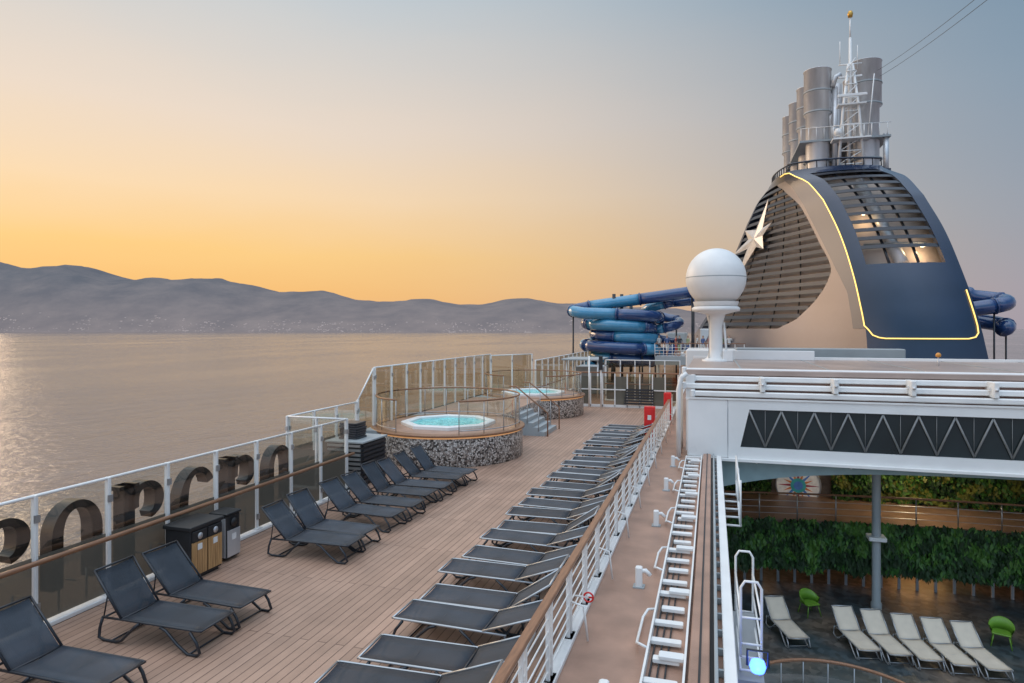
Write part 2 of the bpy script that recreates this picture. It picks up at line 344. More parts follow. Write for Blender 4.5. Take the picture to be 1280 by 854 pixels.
# ship name letters outside the glass
lt=mat('letter_black',(.014,.013,.014),.3)
def letter(Y,kind):
    b=B('ship_name_letter'); x0,x1=-10.42,-10.16
    def strip(o,i):
        vs=[];fs=[];n=len(o)
        for (y,z) in o: vs+= [(x0,Y+y,z),(x1,Y+y,z)]
        for (y,z) in i: vs+= [(x0,Y+y,z),(x1,Y+y,z)]
        for k in range(n-1):
            a=2*k; c=2*n+2*k
            fs+=[(a,a+2,a+3,a+1),(c,c+1,c+3,c+2),(a+1,a+3,c+3,c+1),(a,c,c+2,a+2)]
        e=2*n-2; fs+=[(0,1,2*n+1,2*n),(e,2*n+e,2*n+e+1,e+1)]
        b.add(vs,fs,lt)
    def ring(a0,a1,ry,rz,t0,t1,cz=1.0,n=28,cy=0):
        o=[];i=[]
        for k in range(n+1):
            an=R(a0+(a1-a0)*k/n); t=t0+(t1-t0)*abs(math.cos(an))
            o.append((cy+ry*math.cos(an),cz+rz*math.sin(an))); i.append((cy+(ry-t)*math.cos(an),cz+(rz-t0)*math.sin(an)))
        strip(o,i)
    def bar(y0,y1,z0,z1): b.box(x0,x1,Y+y0,Y+y1,z0,z1,lt)
    if kind=='O': ring(0,360,.52,.72,.12,.24,1.02)
    if kind=='R': ring(-75,200,.40,.36,.12,.22,1.38,cy=.05); bar(-.45,-.22,.35,1.75); bar(-.55,-.12,1.68,1.75)
    if kind=='N': ring(0,180,.46,.55,.13,.2,1.18); bar(-.46,-.26,.35,1.18); bar(.26,.46,.35,1.18)
    if kind=='C': ring(35,325,.52,.72,.12,.24,1.02)
    for yy in (-.25,.25):
        b.cyl((-9.92,Y+yy,.5),(-10.2,Y+yy,.5),.015,alu,6)
        b.cyl((-10.28,Y+yy,-.2),(-10.28,Y+yy,.5),.02,alu,6)
    b.obj()
for y,k in zip((4.6,5.9,7.15,8.4,9.75,11.1,12.4,13.8),'NCRNRCRN'): letter(y,k)

# ------------------------------------------------------------------ sun loungers
ju=lambda a: random.uniform(-a,a)
def lounger(name,fab,frame,tube,back=50,thick=.012):
    b=B(name); wd=.34
    hx=-.22; bl=.82; a=R(back); ex=hx-bl*math.cos(a); ez=.36+bl*math.sin(a)
    def panel(pf,n):
        vs=[];fs=[]
        for i in range(n+1):
            for j in range(5):
                y=-wd+.02+(2*wd-.04)*j/4; p=pf(i/n); s_=-.022*math.sin(math.pi*j/4)
                vs.append((p[0]-s_*p[2],y,p[1]+s_*p[3]))
        base=len(vs)
        for (x,y,z) in list(vs): vs.append((x,y,z-thick))
        for i in range(n):
            for j in range(4):
                k=i*5+j; fs.append((k,k+5,k+6,k+1)); fs.append((base+k,base+k+1,base+k+6,base+k+5))
        for i in range(n):
            for j in (0,4):
                k=i*5+j; fs.append((k,base+k,base+k+5,k+5))
        for j in range(4):
            fs.append((j,j+1,base+j+1,base+j)); k=n*5+j; fs.append((k,k+1,base+k+1,base+k))
        b.add(vs,fs,fab,True)
    panel(lambda t:(hx+.02+t*1.36,.365,0,1),8)
    panel(lambda t:(hx-.02-t*(bl-.03)*math.cos(a),.365+t*(bl-.03)*math.sin(a),math.sin(a),math.cos(a)),6)
    for sgn in (-1,1):
        y=wd*sgn
        b.sweep([(hx-.35,y,.345),(hx+.1,y,.35),(1.14,y,.355),(1.19,y*.96,.355)],.019,tube,6)
        b.sweep([(hx,y,.36),(ex,y,ez)],.017,tube,6)
        yy=y*1.04
        b.sweep([(1.02,yy,.335),(1.13,yy,.20),(1.19,yy,.06),(1.13,yy,.018),(.98,yy,.018),(.80,yy,.13),(.60,yy,.30),(.5,yy,.335)],.022,frame,6)
        b.sweep([(.12,yy,.335),(0,yy,.24),(-.2,yy,.05),(-.3,yy,.02),(-.52,yy,.02),(-.62,yy,.05),(-.60,yy,.2),(-.55,yy,.34)],.022,frame,6)
        b.sweep([(hx-.36,y*.9,.34),(hx-.60*math.cos(a)*.75,y*.9,.36+.60*math.sin(a)*.75)],.011,frame,6)
    for x,z in ((1.19,.355),(.5,.33),(-.55,.34)): b.sweep([(x,-wd,z),(x,wd,z)],.017,frame if x<1 else tube,6)
    b.sweep([(ex,-wd,ez),(ex,wd,ez)],.018,tube,6)
    b.sweep([(hx,-wd,.35),(hx,wd,.35)],.015,frame,6)
    for x in (1.0,-.4): b.sweep([(x,-wd*1.04,.02),(x,wd*1.04,.02)],.014,frame,6)
    return b
lo=lounger('sun_lounger',fabric,darkf,darkf,46).obj()
lo.location=(-8.1,6.3,0); 
loB=lounger('sun_lounger',fabric,darkf,darkf,52).obj(); loB.location=(-8.1,5.35,0)
for i,y in enumerate((7.85,8.75,11.6,12.45,13.75,14.6,15.65,16.5,17.5,18.35)):
    inst(lo if i%3 else loB,(-8.05+ju(.07),y+ju(.05),0),R(ju(3)-2.0))
lo2=lounger('sun_lounger',fabric,darkf,alu,20).obj(); lo2.location=(-3.35,5.2,0); lo2.rotation_euler[2]=R(180)
lo3=lounger('sun_lounger',fabric,darkf,alu,34).obj(); lo3.location=(-3.35,6.05,0); lo3.rotation_euler[2]=R(181)
y=7.1; k=0
while y<28:
    inst(lo2,(-3.35+ju(.06),y+ju(.05),0),R(180+ju(3)))
    inst(lo3 if k%2 else lo2,(-3.22+ju(.06),y+.76+ju(.04),0),R(180+ju(3)))
    y+=1.9; k+=1

# ------------------------------------------------------------------ recycling cabinet + bin
cab=B('recycling_bin_cabinet'); teak=mat('teak_slats',(.46,.26,.11),.5,var=.25,scale=6,stretch=(3,3,.3))
cab.box(-9.6,-9.02,9.65,10.45,.05,.93,black,bev=.02); cab.box(-9.63,-8.99,9.62,10.48,.93,1.0,black,bev=.015); cab.box(-9.55,-9.06,9.7,10.4,0,.05,black)
for dy in (9.68,10.07):
    for i in range(6): cab.box(-9.02,-8.995,dy+i*.06,dy+i*.06+.054,.1,.7,teak)
    cab.box(-9.02,-8.992,dy,dy+.355,.71,.9,black,bev=.01)
    cab.box(-8.995,-8.99,dy+.12,dy+.23,.55,.66,white)
    cab.cyl((-8.99,dy+.178,.80),(-8.985,dy+.178,.80),.06,steel,16)
cab.obj()
bn=B('litter_bin'); bn.box(-9.55,-9.15,10.72,11.12,.04,.9,black,bev=.03); bn.box(-9.15,-9.135,10.74,11.1,.08,.6,steel); bn.box(-9.53,-9.17,10.7,10.72,.08,.85,steel)
bn.box(-9.57,-9.13,10.7,11.14,.9,.95,black,bev=.02); bn.cyl((-9.135,10.92,.74),(-9.128,10.92,.74),.09,black,16); bn.box(-9.134,-9.131,10.86,10.98,.4,.52,white); bn.obj()
lk=B('louvred_vent_cabinet'); lk.box(-10.9,-9.75,17.0,18.4,0,1.25,black)
for i in range(9):
    lk.box(-9.75,-9.70,17.03,18.37,.1+i*.13,.17+i*.13,darkf); lk.box(-10.87,-9.78,16.94,17.0,.1+i*.13,.17+i*.13,alu)
lk.box(-10.95,-9.68,16.93,18.45,1.25,1.3,greyp,bev=.01); lk.obj()
st=B('stacked_lounger_cushions')
for i in range(7): st.box(-10.7+ju(.02),-10.1+ju(.02),17.3,17.9,1.3+i*.07,1.36+i*.07,darkf,bev=.02)
st.obj()

# ------------------------------------------------------------------ hot tubs
def pebble():
    m,nt,b=newmat('pebble_mosaic'); N=nt.nodes;L=nt.links
    tc=N.new('ShaderNodeTexCoord'); v=N.new('ShaderNodeTexVoronoi'); v.inputs['Scale'].default_value=17; L.new(tc.outputs['Object'],v.inputs[0])
    v2=N.new('ShaderNodeTexVoronoi'); v2.feature='DISTANCE_TO_EDGE'; v2.inputs['Scale'].default_value=17; L.new(tc.outputs['Object'],v2.inputs[0])
    s=N.new('ShaderNodeSeparateColor'); L.new(v.outputs['Color'],s.inputs[0])
    cr=N.new('ShaderNodeValToRGB'); cr.color_ramp.interpolation='CONSTANT'
    el=cr.color_ramp.elements; el[0].color=(.07,.06,.055,1); el[1].position=.22; el[1].color=(.32,.27,.24,1); e=el.new(.42); e.color=(.75,.70,.65,1); e=el.new(.8); e.color=(.5,.44,.39,1)
    L.new(s.outputs[0],cr.inputs[0])
    mr=N.new('ShaderNodeMapRange'); mr.inputs['From Max'].default_value=.12; L.new(v2.outputs['Distance'],mr.inputs[0])
    mx=N.new('ShaderNodeMix'); mx.data_type='RGBA'; L.new(mr.outputs[0],mx.inputs['Factor']); mx.inputs['A'].default_value=(.05,.042,.036,1); L.new(cr.outputs[0],mx.inputs['B'])
    L.new(mx.outputs['Result'],b.inputs['Base Color']); b.inputs['Roughness'].default_value=.35
    bp=N.new('ShaderNodeBump'); bp.inputs['Strength'].default_value=.5; bp.inputs['Distance'].default_value=.02; L.new(mr.outputs[0],bp.inputs['Height']); L.new(bp.outputs[0],b.inputs['Normal'])
    return m
peb=pebble()
def tubwater():
    m,nt,b=newmat('lit_tub_water'); N=nt.nodes;L=nt.links
    tc=N.new('ShaderNodeTexCoord'); n=N.new('ShaderNodeTexNoise'); n.inputs['Scale'].default_value=5; n.inputs['Detail'].default_value=5; n.inputs['Distortion'].default_value=1.2; L.new(tc.outputs['Object'],n.inputs[0])
    cr=N.new('ShaderNodeValToRGB'); cr.color_ramp.elements[0].position=.38; cr.color_ramp.elements[0].color=(.005,.28,.31,1); cr.color_ramp.elements[1].position=.78; cr.color_ramp.elements[1].color=(.28,.8,.8,1)
    L.new(n.outputs[0],cr.inputs[0]); L.new(cr.outputs[0],b.inputs['Base Color']); L.new(cr.outputs[0],b.inputs['Emission Color']); b.inputs['Emission Strength'].default_value=.35  # light from below put into the water colour as emission
    b.inputs['Roughness'].default_value=.08
    bp=N.new('ShaderNodeBump'); bp.inputs['Strength'].default_value=.5; bp.inputs['Distance'].default_value=.05; L.new(n.outputs[0],bp.inputs['Height']); L.new(bp.outputs[0],b.inputs['Normal'])
    return m
twm=tubwater()
ledw=mat('warm_led_strip',(.7,.45,.25),.4,emit=(1,.5,.2),estr=.4)
def hot_tub(cx,cy):
    b=B('hot_tub'); r=2.75; zt=1.08
    b.lathe((cx,cy,0),[(r-.1,0),(r-.02,.0),(r-.02,.06),(r,.08),(r,zt-.13)],peb,72)
    b.lathe((cx,cy,0),[(r,zt-.13),(r-.03,zt-.12),(r-.03,zt-.08)],ledw,72)
    b.lathe((cx,cy,0),[(r-.05,zt-.08),(r+.08,zt-.07),(r+.08,zt-.01),(r+.06,zt),(r-.3,zt)],wood,72)
    b.lathe((cx,cy,0),[(r-.3,zt),(1.62,zt)],brownp,72)
    oc=[(1.75,zt),(1.75,zt+.10),(1.70,zt+.13),(1.50,zt+.13),(1.45,zt+.10),(1.42,zt-.3)]
    b.lathe((cx,cy,0),oc,white,8,smooth=False,a0=R(22.5),a1=R(382.5))
    vs=[(cx,cy,zt+.03)]+[(cx+1.46*math.cos(R(22.5+45*i)),cy+1.46*math.sin(R(22.5+45*i)),zt+.03) for i in range(8)]
    b.add(vs,[(0,i+1,(i+1)%8+1) for i in range(8)],twm)
    a0,a1=-60,250
    b.sweep(arc(cx,cy,r-.12,a0,a1,60,zt+1.1),.032,wood,8)
    b.sweep(arc(cx,cy,r-.12,a0,a1,60,zt+.12),.018,alu,6)
    n=16
    for i in range(n+1):
        an=R(a0+(a1-a0)*i/n); x=cx+(r-.12)*math.cos(an); y=cy+(r-.12)*math.sin(an)
        b.cyl((x,y,zt),(x,y,zt+1.08),.016,alu,6)
    b.lathe((cx,cy,0),[(r-.12,zt+.15),(r-.12,zt+1.02)],glass,60,a0=R(a0),a1=R(a1))
    b.obj()
hot_tub(-9.35,22.6); hot_tub(-9.35,34.6)
pf=B('tub_terrace'); pf.box(-11.75,-10.2,20.4,37.2,0,1.06,greyp); pf.box(-10.2,-8.2,25.6,31.6,0,1.06,peb); pf.box(-11.75,-8.2,25.4,31.8,1.06,1.075,deckm); pf.obj()
stp=B('tub_steps')
for i in range(5): stp.box(-8.2,-7.9+(5-i)*.27-.27,27.2,29.4,i*.18,(i+1)*.18,greyp); 
for yy in (27.2,29.4):
    stp.sweep([(-6.7,yy,0),(-6.7,yy,1.0),(-8.1,yy,2.1),(-8.4,yy,2.1)],.03,wood,8)
    for x,z0,z1 in ((-7.1,.2,1.3),(-7.6,.5,1.7),(-8.1,.9,2.1)): stp.cyl((x,yy,z0),(x,yy,z1),.018,alu,6)
stp.obj()

# ------------------------------------------------------------------ inner railing
rl=B('white_deck_railing'); X=-2.03
y=2.0; k=0
while y<36:
    rl.box(X-.03,X+.03,y-.02,y+.02,.03,1.04,white,bev=.008)
    rl.box(X-.03,X+.03,y+.13,y+.17,.03,1.04,white,bev=.008)
    rl.box(X-.07,X+.07,y-.06,y+.21,.03,.05,white)
    if k%2==0: rl.sweep([(X+.03,y+.07,.55),(X+.22,y+.07,.5),(X+.28,y+.07,.0)],.018,white,6)
    y+=1.25; k+=1
for z in (.17,.34,.51,.68,.85): rl.sweep([(X,1,z),(X,36,z)],.011,white,6)
rl.sweep([(X,1,1.0),(X,36,1.0)],.02,white,6)
rl.box(X-.07,X+.05,1,36,1.04,1.095,wood,bev=.02)
rl.obj()
def stub(Y,Xc=-1.25):
    b=B('white_vent_bracket'); b.box(Xc-.06,Xc+.06,Y-.07,Y+.07,-.02,.34,white,bev=.02); b.sweep([(Xc+.02,Y,.26),(Xc+.12,Y,.28),(Xc+.2,Y,.2)],.04,white,8); b.box(Xc-.1,Xc+.1,Y-.1,Y+.1,-.02,.0,greyp); b.obj()
for Y in (7.9,11.9,15.7,19.2,22.6): stub(Y)
vb=B('red_valve_wheel'); vb.sweep([(-1.78+.07*math.cos(t*math.pi/8),9.8,.55+.07*math.sin(t*math.pi/8)) for t in range(16)],.014,red,6,closed=True); vb.cyl((-2.0,9.8,.55),(-1.78,9.8,.55),.015,white,6); vb.box(-1.84,-1.72,9.79,9.81,.54,.56,red); vb.obj()
tr=B('cable_ladder_tray'); tr.box(-.88,-.85,2,24,-.02,.12,white); tr.box(-.36,-.33,2,24,-.02,.16,white)
y=2.2; k=0
while y<24:
    tr.box(-.85 if k%3 else -.78,-.42,y,y+.13,.02,.08,white,bev=.012)
    if k%4==0: tr.box(-.70,-.36,y-.02,y+.15,.08,.14,white2,bev=.015)
    y+=.62 if k%2 else .54; k+=1
for i in range(7):
    yy=3.2+i*3.1; tr.sweep([(-.87,yy,.1),(-.98,yy+.05,.12),(-1.04,yy+.2,.06),(-1.04,yy+1.1,.05),(-.98,yy+1.3,.1),(-.87,yy+1.35,.1)],.022,white,6)
for i in range(3): tr.sweep([(-.80+i*.1,2,.01),(-.79+i*.1,12,.012),(-.80+i*.1,24,.01)],.014,black,6)
tr.obj()
rb=B('roof_slide_rail'); rb.box(-.29,-.03,2,24.2,-.015,.18,brownp,bev=.02); rb.box(-.17,-.14,2,24.2,.18,.19,black)
rb.box(-.03,.03,2,24.2,-.015,.04,black)
rb.box(.03,.08,2,24.2,-.015,.2,greyp,bev=.015); rb.box(.15,.315,2,24.2,-.6,.14,white,bev=.02)
y=2.5
while y<24: rb.box(.08,.15,y,y+.05,-.01,.08,greyp); y+=.6
rb.obj()
fc=B('fire_hose_cabinet'); fc.box(-2.75,-2.3,28.2,28.5,.0,1.3,red,bev=.03); fc.box(-2.70,-2.35,28.18,28.2,.1,1.2,red,bev=.01); fc.box(-2.6,-2.45,28.17,28.18,.75,.95,white); fc.cyl((-2.4,28.15,.6),(-2.4,28.18,.6),.03,steel,8); fc.obj()
fc2=B('fire_hose_cabinet'); fc2.box(-2.3,-1.95,33.5,33.9,.0,1.4,red,bev=.03); fc2.box(-2.26,-2.0,33.48,33.5,.1,1.2,red,bev=.01); fc2.obj()

# ------------------------------------------------------------------ cross fence & far stuff
fn=B('white_cross_fence')
for i in range(9):
    x=-7.6+i*.72; fn.box(x-.035,x+.035,38.5,38.58,0,2.0,white,bev=.01)
    if i<8: fn.add([(x+.04,38.54,.15),(x+.68,38.54,.15),(x+.68,38.54,1.8),(x+.04,38.54,1.8)],[(0,1,2,3)],bronze if i%3 else frost)
fn.box(-7.65,-1.8,38.48,38.6,1.98,2.06,wood,bev=.02); fn.box(-7.6,-1.85,38.49,38.59,1.0,1.06,white); fn.box(-7.6,-1.85,38.5,38.58,.0,.14,white)
for i in range(6): fn.box(-4.9+i*.02,-3.2,38.4,38.44,.2+i*.16,.3+i*.16,darkf)
for x in (-6.2,-6.9): fn.cyl((x,38.2,0),(x,38.2,3.0),.05,white,10)
fn.box(-6.3,-6.1,38.0,38.2,2.2,3.0,black); fn.obj()
balustrade('glass_balustrade',(-6.5,42),(-1.9,42),5,h=2.6,split=1.2,low=frost,up=bronze)
up=B('upper_activity_deck'); UX=-4.4
up.box(UX,2.5,54,88,2.1,2.35,white2); up.box(UX,2.5,53.9,54,1.7,2.4,greyp)
for x in (-4.2,-2,0,2.2): up.cyl((x,54.5,0),(x,54.5,2.1),.12,white,10)
for i in range(11): up.cyl((UX+i*.68,54,2.35),(UX+i*.68,54,3.4),.025,white,6)
up.box(UX,2.5,53.97,54.05,3.4,3.46,wood)
for z in (2.6,2.85,3.1): up.sweep([(UX,54,z),(2.5,54,z)],.015,white,6)
up.box(-1,2.4,60,66,2.35,4.6,white2,bev=.1); up.box(-4.2,-2.4,66,70,2.35,4.2,greyp,bev=.1); up.box(-9.4,-7.4,46,49,0,1.9,greyp,bev=.05)
up.obj()
pr=B('portside_awning'); 
for x in (-9.3,-7.2): 
    for yy in (43,46): pr.cyl((x,yy,0),(x,yy,2.5),.05,white,8)
pr.box(-9.6,-7.0,42.7,46.3,2.5,2.6,greyp,bev=.03); pr.obj()

# waterslides
sb1=mat('navy_slide_fibreglass',(.016,.055,.17),.16,coat=.8,var=.1); sb2=mat('cyan_slide_fibreglass',(.05,.25,.42),.18,coat=.8,var=.1)
def slide(name,pts,r,seg=6,base=0,mats=(sb1,sb2),posts=True):
    b=B(name); 
    for i in range(0,len(pts)-1,seg):
        sub=pts[i:i+seg+1]
        b.sweep(sub,r,mats[(i//seg)%len(mats)],12,cap=True)
        t=(Vector(sub[min(1,len(sub)-1)])-Vector(sub[0])).normalized()*.06
        b.sweep([Vector(sub[0])-t,Vector(sub[0])+t],r+.07,sb1,12)
        if posts and (i//seg)%3==0: b.cyl((sub[0][0],sub[0][1],base),(sub[0][0],sub[0][1],sub[0][2]-r),.07,darkf,6)
    return b
pts=[]
for t in range(13): pts.append((-1.6-.72*t,57.3-.03*t,7.7-.095*t))
for i in range(1,11):
    a=R(90+ i*18); pts.append((-10.3+1.15*math.cos(a),56.9-1.15+1.15*math.sin(a),6.5-.06*i))
for i in range(105):
    a=R(-110+i*17); rr=2.55+.4*math.sin(i*.13); pts.append((-7.5+rr*math.cos(a)*1.1,57.5+rr*math.sin(a)*.9,5.85-i*.044))
sl1=slide('blue_waterslide',pts,.5); 
for x,y in ((-7.5,57.3),(-6.8,58.2),(-8.1,56.8)): sl1.cyl((x,y,0),(x,y,7.6),.15,darkf,8)
for i in range(6): sl1.sweep([(-7.5,57.3,1.4+i*.9),(-9.6,56.3,1.6+i*.9)],.06,darkf,6); sl1.sweep([(-7.5,57.3,1.4+i*.9),(-5,56.8,1.6+i*.9)],.06,darkf,6)
sl1.obj()
pts=[(-1.5-.5*i,58.6+.1*i,7.0-.03*i) for i in range(5)]+[(-4.2+1.5*math.cos(R(60+i*20)),59.6-1.5*math.sin(R(60+i*20)),6.85-.115*i) for i in range(44)]
slide('blue_waterslide',pts,.42,mats=(sb1,sb2,sb1)).obj()
pts=[(16.5+.5*i,62,8.4-.14*i) for i in range(8)]+[(20.2+1.9*math.sin(i*.28),60.6+1.4*math.cos(i*.28),7.2-.085*i) for i in range(32)]
s3=slide('blue_waterslide',pts,.6,mats=(sb1,)); s3.obj()

# ------------------------------------------------------------------ retractable roof structure
rf=B('retractable_roof'); XR=26.5
rf.box(-.9,XR,24.9,34.5,2.92,3.1,roofm,bev=.02)
rf.box(-.9,-.6,24.6,34.5,.2,2.92,white2)
rf.box(-.85,.55,24.3,24.9,.05,2.1,white2,bev=.04)
rf.box(.55,XR,24.3,24.9,1.78,2.1,white2)
rf.box(.55,XR,24.3,24.9,.05,.45,white2)
rf.add([(.55,24.303,.45),(.95,24.303,.45),(1.25,24.303,1.78),(.55,24.303,1.78)],[(0,1,2,3)],white2)
rf.add([(.95,24.38,.45),(XR,24.38,.45),(XR,24.38,1.78),(.95,24.38,1.78)],[(0,1,2,3)],darkglass)
rf.add([(.95,24.303,.45),(.95,24.38,.45),(1.25,24.38,1.78),(1.25,24.303,1.78)],[(0,1,2,3)],greyp)
x=1.25; pw=.52
tmat=mat('window_truss',(.22,.225,.225),.4)
while x<XR-1:
    rf.sweep([(x,24.33,1.74),(x+pw,24.33,.5)],.033,tmat,6); rf.sweep([(x+pw,24.33,.5),(x+2*pw,24.33,1.74)],.033,tmat,6)
    rf.sweep([(x+pw,24.355,.48),(x+pw,24.355,1.76)],.010,tmat,6)
    x+=2*pw
rf.box(-.9,XR,24.18,24.3,-.05,.06,white,bev=.02); rf.box(-.9,XR,24.26,24.3,2.1,2.16,white)
for i,(z,yy,xs) in enumerate(((2.97,25.0,-.95),(2.71,24.75,-.62),(2.45,24.5,-.95),(2.20,24.28,-.62))):
    rf.box(xs,XR,yy,yy+.28,z,z+.18,white,bev=.05)
    rf.box(xs-.12,xs+.05,yy-.04,yy+.36,z-.04,z+.22,white2,bev=.05)
for xb in (1.6,3.9,6.2,8.5,10.8):
    rf.box(xb,xb+.16,24.2,25.4,2.4,2.9,white,bev=.03); rf.box(xb-.05,xb+.21,24.4,24.5,2.62,2.72,white2); rf.cyl((xb+.08,24.15,2.66),(xb+.08,24.25,2.66),.05,steel,8)
rf.box(-.6,XR,24.9,25.5,2.1,2.9,mat('roof_brown_liner',(.34,.22,.18),.6))  # brown liner between the beams, one even colour
for yy in (24.35,25.2,26.2): rf.sweep([(-1.15,yy,0),(-1.15,yy,2.4),(-1.05,yy,2.85),(-.85,yy,3.0)],.09,white,8)
for z in (.6,1.2,1.8,2.4): rf.sweep([(-1.15,24.35,z),(-1.15,27,z)],.03,white,6)
for xb in range(1,26,3): rf.box(xb,xb+.05,25.3,34.4,3.1,3.12,greyp)
rf.box(-.9,XR,34.4,34.55,2.9,3.22,white,bev=.02)
rf.obj()
ab=B('arched_roof_beam'); vs=[];fs=[]; tealp=mat('teal_grey_beam',(.26,.35,.36),.5,var=.08)
n=40
for i in range(n+1):
    x=.32+i*26/n; t=abs((x-13.2)/12.9); zl=-.20-.85*t**4.5
    vs+=[(x,24.6,0.04),(x,24.6,zl),(x,26.8,zl+.05),(x,26.8,.04)]
for i in range(n):
    a=4*i; c=a+4
    fs+=[(a,a+1,c+1,c),(a+1,a+2,c+2,c+1),(a+2,a+3,c+3,c+2)]
ab.add(vs,fs,tealp); 
for i in range(9): ab.cyl((1.5+i*3,24.55,-.1),(1.5+i*3,24.62,-.1),.05,white,10)
ab.obj()
sn=B('roof_sensor_light'); sn.cyl((8.7,30.2,3.1),(8.7,30.2,3.45),.03,steel,8); sn.lathe((8.7,30.2,3.45),[(.0,0),(.09,.02),(.1,.1),(.06,.17),(0,.19)],mat('amber_lens',(.7,.3,.05),.3),16); sn.obj()
lw_=B('low_white_wall'); lw_.box(.6,4.6,33.5,33.7,3.1,3.55,white2,bev=.03); lw_.box(-1.3,1.2,35.2,38.5,1.2,3.5,white2,bev=.05); lw_.box(1.2,9,36,37,1,3.6,greyp,bev=.05); lw_.obj()

# radome
rd=B('satellite_radome'); cx,cy=.17,31.9
pf_=[(.62,3.1),(.62,3.16),(.5,3.18),(.36,3.3),(.30,3.7),(.30,4.7),(.36,5.0),(.42,5.25),(.75,5.35),(1.06,5.42),(1.08,5.55),(1.0,5.62)]
rd.lathe((cx,cy,0),pf_,white,40)
rd.lathe((cx,cy,6.95),[(1.35*math.cos(R(a)),1.35*math.sin(R(a))*1.02) for a in range(-80,91,5)],white,48)
rd.lathe((cx,cy,6.95),[(.9,-1.42),(.95,-1.35),(1.02,-1.1)],white,48)
rd.lathe((cx,cy,6.95),[(1.352,.0),(1.358,.01),(1.358,.03),(1.352,.04)],greyp,48)
rd.sweep([(cx-.3,cy-.3,3.1),(cx-.3,cy-.3,5.2)],.02,greyp,6); rd.sweep([(cx+.5,cy-.1,3.1),(cx+.36,cy-.1,4.9)],.05,white,6)
rd.box(cx+.3,cx+.75,cy-.4,cy-.1,3.1,3.6,white2,bev=.03)
rd.obj()

# ------------------------------------------------------------------ funnel
navy=mat('navy_funnel_paint',(.010,.024,.06),.22,.0,coat=.4,var=.15,scale=.4)
navy2=mat('navy_sunset_sheen_panel',(.155,.14,.145),.36,.5,var=.15,scale=.3)  # tan-grey base puts the sunset's reflection into the navy side panel
navyb=mat('navy_band_metallic',(.032,.04,.065),.3,.25,coat=.2,var=.12,scale=.3)
inner=mat('funnel_interior',(.60,.50,.43),.8,var=.15,scale=.5)
slat=mat('funnel_louvre',(.016,.020,.030),.35,var=.2)
fled=mat('yellow_led_line',(1,.7,.2),.4,emit=(1,.62,.16),estr=1.3)
ZT=[1.5,4.25,6.2,8.6,11.1,13.6,15.3,16.6]
Yf=list(zip(ZT,[45.5,46,46.6,47.5,48.7,50.2,52,54]))
XL=list(zip(ZT,[9.3,9.29,9.09,8.75,8.24,7.48,6.69,5.54]))
XRt=list(zip(ZT,[15.9,15.6,15.3,14.86,14.34,13.6,13.0,11.9]))
Yb=list(zip(ZT,[62,62,62,61.5,61,60,59.6,58.5]))
XB=list(zip(ZT,[-2.9,-1.4,-.2,.9,1.9,2.9,3.7,4.7]))
XC=list(zip(ZT,[20,19.6,18.8,18,17,15.2,14,12.3]))
def PL(s,z,off=0):
    a=Vector((interp(XL,z),interp(Yf,z),z)); b=Vector((interp(XB,z),interp(Yb,z),z))
    d=(b-a); n=Vector((d.y,-d.x,0)).normalized()*-1
    if n.x>0: n=-n
    return a+d*s+n*(1.1*s*(1-s)*1.6*.5+off)
def PF(s,z,off=0):
    a=Vector((interp(XL,z),interp(Yf,z),z)); b=Vector((interp(XRt,z),interp(Yf,z),z))
    return a+(b-a)*s+Vector((0,-1,0))*((1-(2*s-1)**2)*.9+off)
fu=B('ship_funnel')
eR=[(4.6,.42),(5.2,.33),(6.6,.22),(8,.14),(8.9,.115),(10.6,.155),(12.5,.20),(14,.26),(15.5,.40),(16.0,.5)]
def zgrid(z0,z1,n): return [z0+(z1-z0)*i/n for i in range(n+1)]
def patch(P,sa,sb,z0,z1,nz,ns,mt,off=0):
    vs=[];fs=[]
    for z in zgrid(z0,z1,nz):
        a=sa(z);b=sb(z)
        for j in range(ns+1): vs.append(P(a+(b-a)*j/ns,z,off))
    for i in range(nz):
        for j in range(ns):
            k=i*(ns+1)+j; fs.append((k,k+1,k+ns+2,k+ns+1))
    fu.add(vs,fs,mt,True)
c0=lambda z:0.0
c1=lambda z:1.0
er=lambda z:interp(eR,z)
eb=lambda z:.972
patch(PL,c0,c1,1.5,4.6,8,20,navy2)
patch(PL,c0,er,4.6,16.0,50,6,navy2)
patch(PL,eb,c1,4.6,16.0,40,2,navyb)
patch(PL,c0,c1,16.0,16.6,3,20,navyb)
patch(PL,c0,lambda z:.05+max(0,(z-7)/9)*.20,4.6,16.0,50,3,navyb,off=.03)
patch(PL,c0,c1,4.3,16.2,30,16,inner,off=-.8)
vs=[];fs=[]
for k,z in enumerate(zgrid(4.6,16,50)): vs+=[PL(er(z),z,0),PL(er(z),z,-.5)]
for k in range(50): fs.append((2*k,2*k+1,2*k+3,2*k+2))
fu.add(vs,fs,navyb)
z=4.85
while z<15.9:
    a=er(z+.1)+.002;b=.974; n=16; vs=[];fs=[]
    for j in range(n+1):
        s=a+(b-a)*j/n
        vs+=[PL(s,z,.0),PL(s,z+.27,-.05),PL(s,z+.29,-.24),PL(s,z+.02,-.2)]
    for j in range(n):
        for q in range(4): fs.append((4*j+q,4*j+(q+1)%4,4*j+4+(q+1)%4,4*j+4+q))
    fu.add(vs,fs,slat); z+=.56
for s in (.35,.5,.65,.8):
    fu.sweep([PL(s,z,-.5) for z in zgrid(4.6,15.8,12) if s>er(z)],.05,slat,6)
fl=lambda z:.13+.03*(z-9)/7
fr=lambda z:.86
patch(PF,c0,c1,1.5,8.75,16,16,navy)
patch(PF,c0,fl,8.75,16.1,30,4,navy); patch(PF,fr,c1,8.75,16.1,30,4,navy); patch(PF,c0,c1,16.1,16.6,3,16,navy)
patch(PF,c0,c1,8.2,16.3,20,16,inner,off=-1.6)
